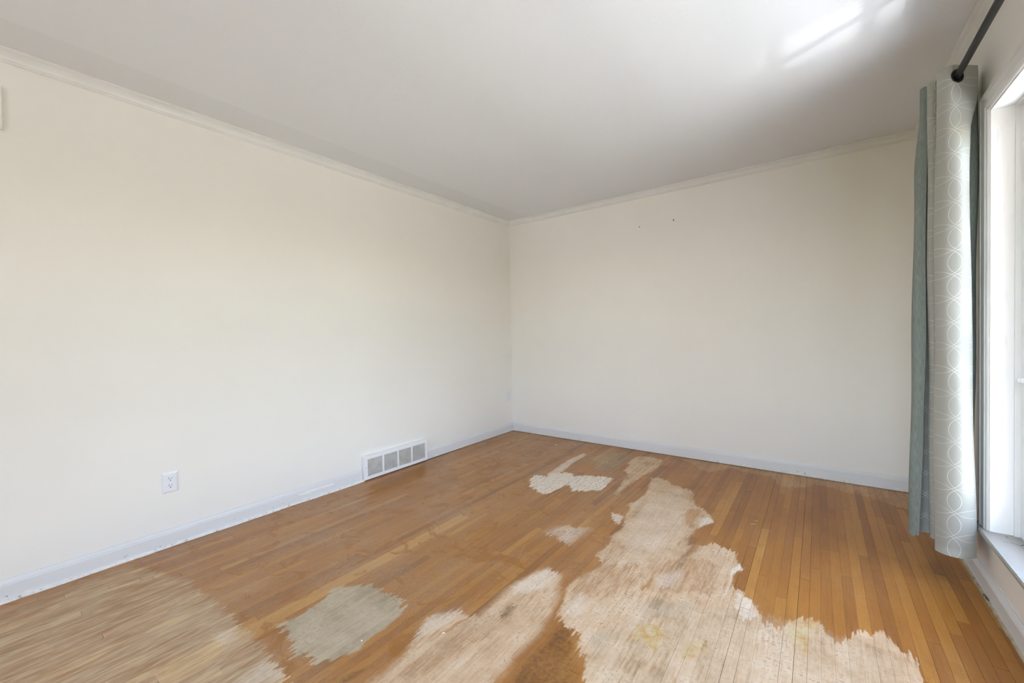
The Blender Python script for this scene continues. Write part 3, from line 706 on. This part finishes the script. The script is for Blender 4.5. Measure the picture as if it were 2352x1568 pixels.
# plain unseen window behind the camera, added to bring in fill light
m = MB()
for (a, b, c_, d) in ((1.05, 1.10, .58, 2.2), (3.20, 3.25, .58, 2.2), (1.10, 3.20, .58, .63), (1.10, 3.20, 2.15, 2.2), (2.12, 2.18, .63, 2.15)):
    m.box(a, b, YF-.12, YF-.05, c_, d)
w2 = struct(m, 'fill_window', M['white'])
for a, b in ((1.10, 2.12), (2.18, 3.20)):
    g = MB(); g.quad((a, YF-.08, .63), (b, YF-.08, .63), (b, YF-.08, 2.15), (a, YF-.08, 2.15)); g.build('pane', M['glass'], w2)

# unseen block added outside to keep sky light off jamb and curtain
m = MB(); m.box(XR+.17, 5.7, -9.0, -3.6, -.32, 3.1); struct(m, 'window_light_block', M['light_block'])
# outside: lawn and paving, one dark evergreen by the corner of the house
m = MB(); m.box(-40, 60, -60, 60, -.5, -.32); struct(m, 'ground', M['ground'])
sh = tag(empty('evergreen_shrub', (4.75, 1.6, -.32)), 'dark evergreen shrub outside, glimpsed past the window sash', 'shrub')
m = MB()
rs = random.Random(3)
for i in range(2600):
    a = rs.uniform(0, 2*math.pi); h = rs.random(); rr = (.55*math.sqrt(rs.random())) * (1-.55*h)
    c = Vector((rr*math.cos(a), rr*math.sin(a), .25+1.55*h)); n = Vector((rs.gauss(0, 1), rs.gauss(0, 1), rs.gauss(.4, 1))).normalized()
    p = n.orthogonal().normalized()*rs.uniform(.03, .055); q = n.cross(p).normalized()*rs.uniform(.015, .028)
    m.quad(c-p, c-q, c+p, c+q)
tag(m.build('foliage', M['leaf'], sh), kind='stuff')
m = MB(); m.cyl((0, 0, 0), (0, 0, 1.5), .035, .012, 10); m.build('stem', M['bark'], sh)

# ------------------------------------------------------------------ return-air grille in the left wall
gr = tag(empty('return_grille', (0, -1.677, .107)), 'white metal return-air grille with four louvred bays at the foot of the long wall', 'grille')
GY0, GY1, GZ0, GZ1 = -.3235, .3235, -.0985, .0885
m = MB()
x0, x1 = .020, .0335
oy0, oy1, oz0, oz1 = -.289, .300, -.072, .061
bays = [(oy0, -.152), (-.135, -.0035), (.0125, .142), (.158, oy1)]
m.box(x0, x1, GY0, GY1, oz1, GZ1); m.box(x0, x1, GY0, GY1, GZ0, oz0)
m.box(x0, x1, GY0, oy0, oz0, oz1); m.box(x0, x1, oy1, GY1, oz0, oz1)
for i in range(3): m.box(x0, x1, bays[i][1], bays[i+1][0], oz0, oz1)
m.box(.0005, x0, GY0, GY0+.004, GZ0, GZ1); m.box(.0005, x0, GY1-.004, GY1, GZ0, GZ1)
m.box(.0005, x0, GY0+.004, GY1-.004, GZ1-.004, GZ1); m.box(.0005, x0, GY0+.004, GY1-.004, GZ0, GZ0+.004)
m.build('frame', M['white'], gr, bevel=.0015)
m = MB(); m.box(.0006, .0016, GY0+.005, GY1-.005, GZ0+.005, GZ1-.005); m.build('duct_shade', M['dark'], gr)  # near-black sheet that paints the shade inside the duct
for a, b in bays:
    m = MB(); k = 15
    for i in range(k):
        z = oz0 + (oz1-oz0)*(i+.5)/k; h = .0024
        m.quad((.0315, a, z-h), (.0315, b, z-h), (.0205, b, z+h*1.15), (.0205, a, z+h*1.15))
        m.quad((.0315, a, z-h), (.0315, b, z-h), (.0318, b, z-h+.0009), (.0318, a, z-h+.0009))
    tag(m.build('louvres', M['louver'], gr), kind='stuff')
for y in (GY0+.017, GY1-.014):
    m = MB(); m.cyl((x1, y, -.004), (x1+.0016, y, -.004), .0042, .003, 12); m.build('screw', M['steel'], gr)

# ------------------------------------------------------------------ wall outlets
def outlet(y, z, label):
    e = tag(empty('wall_outlet', (.0005, y, z)), label, 'outlet', 'duplex outlets of the long wall')
    m = MB()      # plate with sloping edges
    a, b = .0365, .0575; i1, i2 = .0085, .0022
    V = [(0, a, b), (.0022, a-.0004, b-.0004), (.0055, a-i1, b-i1), (.0060, a-i1-.002, b-i1-.002)]
    n = len(m.v)
    for xx, p, q in V: m.v += [(xx, -p, -q), (xx, p, -q), (xx, p, q), (xx, -p, q)]
    for r in range(len(V)-1):
        for i in range(4):
            j = (i+1) % 4; m.f.append((r*4+i, r*4+j, r*4+4+j, r*4+4+i)); m.mi.append(0)
    r = (len(V)-1)*4; m.f.append((r, r+1, r+2, r+3)); m.f.append((3, 2, 1, 0)); m.mi += [0, 0]
    m.build('cover_plate', M['plate'], e)
    for s in (.0195, -.0195):
        m = MB(); prof = []
        for i in range(28):
            t = 2*math.pi*i/28
            prof.append((.0172*math.cos(t), max(-.0138, min(.0138, .0172*math.sin(t)))))
        m.extrude(prof, lambda p, q, t: (t, p, q+s), .0060, .0068)
        rc = m.build('receptacle', M['plate'], e)
        m = MB()
        m.box(.0066, .00695, -.0074, -.0052, s-.0002, s+.0078); m.box(.0066, .00695, .0052, .0072, s+.0010, s+.0072)
        m.cyl((.0066, 0, s-.0072), (.00695, 0, s-.0072), .0026, seg=12)
        tag(m.build('contact_slots', M['slot'], rc), kind='stuff')
    m = MB(); m.cyl((.006, 0, 0), (.0070, 0, 0), .0030, .0024, 12); m.build('cover_screw', M['plate'], e)
outlet(-3.185, .354, 'white duplex outlet low on the wide bare wall, left of the grille')
outlet(-.070, .418, 'white duplex outlet close beside the far corner of the room')

# painted cover plate at the left edge, two nails in the end wall
m = MB(); m.box(.0003, .012, -3.96, -3.72, 2.086, 2.277)
tag(m.build('cover_plate', M['wall'], bevel=.003), 'wall-coloured cover plate high up near the ceiling moulding', 'plate')
def nail(x, z, label, hook):
    m = MB(); m.cyl((x, .004, z), (x, -.007, z), .0022, seg=8); m.cyl((x, -.0065, z-.0005), (x, -.009, z-.0005), .0048, .0042, 10)
    if hook: m.box(x-.0016, x+.0016, -.006, -.0005, z+.002, z+.013)
    tag(m.build('nail', M['slot']), label, 'nail', 'nails left in the end wall')
nail(1.545, 2.125, 'lone dark nail in the end wall, the one nearer the corner', False)
nail(1.855, 2.130, 'dark nail with a small hook above it in the end wall', True)

# ------------------------------------------------------------------ curtain rod and curtain
RX, RZ = 3.3625, 2.184
rod = tag(empty('curtain_rod', (RX, -2.3, RZ)), 'black round curtain rod running above the window under the ceiling', 'curtain rod')
m = MB(); m.cyl((0, 1.20, 0), (0, -1.28, 0), .012, seg=24); m.build('pole', M['rod'], rod, smooth=False)
for s, yy in ((1, 1.20), (-1, -1.28)):
    m = MB(); m.cyl((0, yy, 0), (0, yy+s*.012, 0), .017, .017, 20); m.cyl((0, yy+s*.012, 0), (0, yy+s*.045, 0), .021, .012, 20)
    m.build('finial', M['rod'], rod)
for yy in (1.185, -1.26):
    m = MB(); dx = XR-RX
    m.box(dx-.005, dx-.0005, yy-.014, yy+.014, -.045, .035); m.cyl((dx-.004, yy, -.018), (.004, yy, -.018), .006, seg=12)
    m.cyl((0, yy-.007, 0), (0, yy+.007, 0), .0165, seg=20)
    m.build('bracket', M['rod'], rod)

def curtain_mats():
    t = NT('curtain_face')
    uv = t.n('ShaderNodeUVMap').outputs[0]
    s = t.sep(uv); P = .101; rad = .665
    lines = None
    cu = t.math('FRACT', t.math('DIVIDE', s[0], .122)); cv = t.math('FRACT', t.math('DIVIDE', s[1], P))
    for a in (0, 1):
        for b in (0, 1):
            du = t.math('SUBTRACT', cu, a); dv = t.math('SUBTRACT', cv, b)
            d = t.math('SQRT', t.math('ADD', t.math('MULTIPLY', du, du), t.math('MULTIPLY', dv, dv)))
            l = t.maprange(t.math('ABSOLUTE', t.math('SUBTRACT', d, rad)), .0025, .008, 1, 0)
            lines = l if lines is None else t.math('MAXIMUM', lines, l)
    w = t.noise(t.comb(t.math('MULTIPLY', s[0], 900), t.math('MULTIPLY', s[1], 300)), 1.0, 3, .6)
    col = t.mix(w, (.275, .275, .24, 1), (.405, .405, .37, 1))
    fade = t.maprange(t.noise(uv, 9, 2), .35, .6, .45, 1)
    lf = t.math('MULTIPLY', lines, fade)
    col = t.mix(lf, col, (.72, .72, .68, 1))
    t.bump(w, .25, .0008)
    face = t.out(col, t.maprange(lf, 0, 1, .62, .38))
    t.b.inputs['Sheen Weight'].default_value = .25
    t = NT('curtain_reverse')
    uv = t.n('ShaderNodeUVMap').outputs[0]; s = t.sep(uv)
    w = t.noise(t.comb(t.math('MULTIPLY', s[0], 420), t.math('MULTIPLY', s[1], 26)), 1.0, 5, .7)
    col = t.ramp(w, [(.30, (.125, .15, .138, 1)), (.5, (.185, .212, .195, 1)), (.72, (.28, .30, .28, 1))])
    t.bump(w, .35, .001)
    return face, t.out(col, .75)
CF, CB = curtain_mats()
cur = tag(empty('curtain', (RX, -1.22, RZ)), 'grey-green grommet curtain with interlaced white ring pattern, bunched beside the window', 'curtain')
# path of the cloth across its folds, from the leading hem to the trailing hem, at three heights
TOP = [(3.4320, -1.262), (3.405, -1.285), (3.372, -1.313), (3.342, -1.334), (3.316, -1.318), (3.307, -1.288), (3.330, -1.270), (3.364, -1.252), (3.405, -1.238), (3.438, -1.224), (3.438, -1.208), (3.405, -1.206), (3.364, -1.214), (3.315, -1.222), (3.295, -1.214), (3.294, -1.192), (3.330, -1.178), (3.364, -1.170), (3.420, -1.158), (3.436, -1.140), (3.400, -1.130), (3.364, -1.134), (3.310, -1.140), (3.280, -1.150), (3.2715, -1.172), (3.279, -1.186), (3.291, -1.190)]
MID = [(3.4005, -1.292), (3.396, -1.322), (3.368, -1.348), (3.330, -1.340), (3.306, -1.312), (3.302, -1.286), (3.330, -1.270), (3.372, -1.256), (3.410, -1.244), (3.437, -1.228), (3.440, -1.208), (3.405, -1.204), (3.364, -1.208), (3.318, -1.220), (3.296, -1.212), (3.294, -1.190), (3.330, -1.174), (3.364, -1.166), (3.420, -1.154), (3.436, -1.136), (3.400, -1.126), (3.364, -1.130), (3.310, -1.136), (3.268, -1.146), (3.2515, -1.170), (3.263, -1.190), (3.2895, -1.196)]
BOT = [(3.4215, -1.300), (3.404, -1.330), (3.368, -1.352), (3.330, -1.344), (3.304, -1.316), (3.300, -1.290), (3.330, -1.272), (3.372, -1.258), (3.405, -1.246), (3.424, -1.230), (3.426, -1.210), (3.405, -1.202), (3.364, -1.202), (3.322, -1.208), (3.303, -1.200), (3.302, -1.180), (3.330, -1.168), (3.364, -1.162), (3.410, -1.152), (3.424, -1.134), (3.400, -1.124), (3.364, -1.128), (3.310, -1.136), (3.256, -1.148), (3.2325, -1.176), (3.242, -1.200), (3.276, -1.212)]
def spline(P, n):
    out = []; m_ = len(P)-1
    for i in range(n+1):
        u = i/n*m_; k = min(int(u), m_-1); f_ = u-k
        p0, p1, p2, p3 = P[max(k-1, 0)], P[k], P[k+1], P[min(k+2, m_)]
        out.append(tuple(.5*((2*p1[a]) + (-p0[a]+p2[a])*f_ + (2*p0[a]-5*p1[a]+4*p2[a]-p3[a])*f_*f_ + (-p0[a]+3*p1[a]-3*p2[a]+p3[a])*f_**3) for a in (0, 1)))
    return out
NS = 250
ZT, ZB = 2.230, .158
levels = [(0, TOP), (.045, TOP), (.14, None), (.42, MID), (1, BOT)]
sT, sM, sB = spline(TOP, NS), spline(MID, NS), spline(BOT, NS)
vs = [0, .003, .006, .009, .012, .015, .018, .021, .024, .027, .030, .034, .040, .048, .058, .07, .085, .10, .12, .14, .165, .19, .22, .26] + [.30+.70*i/34 for i in range(35)]
ss = lambda t: t*t*(3-2*t)
grid = []
arc = [0]
for i in range(NS): arc.append(arc[-1]+math.hypot(sM[i+1][0]-sM[i][0], sM[i+1][1]-sM[i][1]))
# which arc positions cross the rod
for v in vs:
    row = []
    for i in range(NS+1):
        if v < .05: p = sT[i]
        elif v < .20:
            a = ss((v-.05)/.15); p = tuple(sT[i][c]*(1-a)+sM[i][c]*a for c in (0, 1))
        else:
            a = (v-.20)/.80; a = ss(a)*.6+a*.4; p = tuple(sM[i][c]*(1-a)+sB[i][c]*a for c in (0, 1))
        x, y = p
        s_ = i/NS
        x += .0022*math.sin(v*15+s_*31)*min(1, v*5); y += .0025*math.sin(v*11+s_*23+1)*min(1, v*5)
        if i == 0 and v > .09: pass
        pinch = math.exp(-((v-.115)/.035)**2)*(.010 if i < 14 else 0)*(1-i/14 if i < 14 else 0)
        x -= pinch
        z = ZT + (ZB-ZT)*v + (.004*math.sin(s_*26) + (-.010*(1-s_) if s_ < .35 else .004))*max(0, v-.9)*10*.6
        if s_ > .955:
            q_ = max(0, v-.80)/.20; x -= .018*q_*(s_-.955)/.045
        if s_ > .93: z += -.012*(s_-.93)/.07*max(0, v-.9)*10 * (1 if s_ < .975 else -.3)
        row.append(Vector((x-RX, y+1.22, z-RZ)))
    grid.append(row)
TH = .0016
def normal(r, i):
    a = grid[r][min(i+1, NS)]-grid[r][max(i-1, 0)]
    b = grid[min(r+1, len(vs)-1)][i]-grid[max(r-1, 0)][i]
    return a.cross(b).normalized()
# the obverse looks to the camera on the first fold
sgn = 1 if normal(20, 25).y < 0 else -1
me_v, me_f, me_m, me_uv = [], [], [], []
NR = len(vs)
for side in (0, 1):
    for r in range(NR):
        for i in range(NS+1):
            me_v.append(grid[r][i] + normal(r, i)*sgn*(TH/2 if side == 0 else -TH/2))
vid = lambda side, r, i: side*NR*(NS+1) + r*(NS+1) + i
RH = .0245
hole = set()
for r in range(NR-1):
    for i in range(NS):
        c = (grid[r][i]+grid[r+1][i+1])/2
        if math.hypot(c.x*1.28 if i < 60 else c.x, c.z) < RH: hole.add((r, i))
def uvof(r, i): return (arc[i]+.095, (ZT+(ZB-ZT)*vs[r])+.0094)
for r in range(NR-1):
    for i in range(NS):
        if (r, i) in hole: continue
        q = [(r, i), (r+1, i), (r+1, i+1), (r, i+1)]
        me_f.append([vid(0, *p) for p in q]); me_m.append(0); me_uv += [uvof(*p) for p in q]
        q = q[::-1]
        me_f.append([vid(1, *p) for p in q]); me_m.append(1); me_uv += [uvof(*p) for p in q]
for r in (0, NR-1):
    for i in range(NS):
        if (min(r, NR-2), i) in hole: continue
        me_f.append([vid(0, r, i), vid(0, r, i+1), vid(1, r, i+1), vid(1, r, i)]); me_m.append(0); me_uv += [uvof(r, i), uvof(r, i+1), uvof(r, i+1), uvof(r, i)]
for i in (0, NS):
    for r in range(NR-1):
        me_f.append([vid(0, r, i), vid(0, r+1, i), vid(1, r+1, i), vid(1, r, i)]); me_m.append(0); me_uv += [uvof(r, i), uvof(r+1, i), uvof(r+1, i), uvof(r, i)]
me = bpy.data.meshes.new('panel'); me.from_pydata(me_v, [], me_f)
me.materials.append(CF); me.materials.append(CB)
me.polygons.foreach_set('material_index', me_m)
me.polygons.foreach_set('use_smooth', [True]*len(me.polygons))
uvl = me.uv_layers.new(name='uv')
for l, u in zip(uvl.data, me_uv): l.uv = u
o = bpy.data.objects.new('panel', me); COL.objects.link(o); o.parent = cur
# grommets where the cloth crosses the rod: a bronze eyelet, plus a black cup painting its hole's shade
def revolve(prof, y, tilt, mat, name, parent):
    vs_, fs = [], []; A, B = 40, len(prof)
    for i in range(A):
        t = 2*math.pi*i/A
        for rr, yy in prof:
            vs_.append((rr*math.cos(t)/math.sqrt(1+tilt*tilt), yy + rr*math.cos(t)*tilt/math.sqrt(1+tilt*tilt), rr*math.sin(t)))
    for i in range(A):
        for j in range(B-1):
            fs.append((i*B+j, ((i+1) % A)*B+j, ((i+1) % A)*B+j+1, i*B+j+1))
    me = bpy.data.meshes.new(name); me.from_pydata(vs_, [], fs); me.materials.append(mat)
    me.polygons.foreach_set('use_smooth', [True]*len(me.polygons))
    o = bpy.data.objects.new(name, me); COL.objects.link(o); o.parent = parent; o.location = (0, y+1.22, 0)
    return o
RING = [(.0215, .004), (.0215, -.0012), (.0230, -.0030), (.0255, -.0036), (.0278, -.0026), (.0288, -.0004), (.0278, .0012)]
CUP = [(.0225, -.0008), (.0215, .008), (.0200, .0105), (.0168, .0110)]
cross = []
for i in range(NS):
    if (sT[i][0]-RX)*(sT[i+1][0]-RX) <= 0: cross.append(sT[i][1])
for n_, y in enumerate(cross[:3]):
    tl = (.80, .40, -.10)[n_]
    g = revolve(RING, y, tl, M['bronze'], 'grommet', cur)
    revolve(CUP, -1.22, tl, M['slot'], 'hole_shade_cup', g)

# ------------------------------------------------------------------ small litter
def chip(x, y, ln, wd, ang, mat, name, label, cat, group, z=0.0006, fold=.004):
    m = MB(); c, s = math.cos(ang), math.sin(ang)
    def P(a, b, h): return (x + a*c - b*s, y + a*s + b*c, z+h)
    for h in (0, .0012):
        m.v += [P(-ln/2, -wd/2, h), P(0, -wd*.6, h+fold), P(ln/2, -wd*.3, h), P(ln/2*.9, wd/2, h), P(0, wd*.35, h+fold), P(-ln/2*.8, wd/2, h)]
    m.f += [(0, 1, 4, 5), (1, 2, 3, 4), (11, 10, 7, 6), (10, 9, 8, 7)]
    for i in range(6):
        j = (i+1) % 6; m.f.append((i, j, 6+j, 6+i))
    m.mi += [0]*10
    return tag(m.build(name, mat), label, cat, group)
G1 = 'flakes and slivers on the floor'
chip(1.738, -2.780, .014, .006, .9, M['chip'], 'paint_flake', 'curled white paint flake on the worn boards in the foreground', 'flake', G1)
chip(1.515, -2.985, .006, .004, .2, M['chip'], 'paint_flake', 'tiny white flake at the lower rim of the oval bare patch', 'flake', G1)
chip(1.409, -.520, .016, .010, .4, M['chip'], 'paint_flake', 'white flake lying behind the white-smeared patch', 'flake', G1)
chip(.753, -.281, .030, .010, .3, M['chip'], 'paint_flake', 'pale flake near the far corner of the floor', 'flake', G1)
chip(.90, -.165, .030, .008, .1, M['chip'], 'paint_flake', 'thin white flake close under the end wall baseboard', 'flake', G1)
chip(2.582, -1.117, .034, .004, .75, M['sliver'], 'wood_sliver', 'pale sliver on the orange boards, the longer and nearer of a close pair', 'sliver', G1, fold=.001)
chip(2.590, -1.062, .026, .003, .75, M['sliver'], 'wood_sliver', 'pale sliver on the orange boards, the shorter and farther of a close pair', 'sliver', G1, fold=.001)
def twig(pts, r, label):
    m = MB()
    for a, b in zip(pts[:-1], pts[1:]): m.cyl(a, b, r, r*.8, 6)
    tag(m.build('twig', M['twig']), label, 'twig', 'dry twigs by the window')

twig([(3.4420, -1.3341, .0125), (3.4412, -1.352, .0150), (3.4425, -1.372, .0128)], .0022, 'short bent brown twig leaning on the baseboard under the window, the nearer one')
twig([(3.4455, -1.2509, .0115), (3.4490, -1.2660, .0125)], .0020, 'tiny brown twig by the baseboard just past the curtain hem')
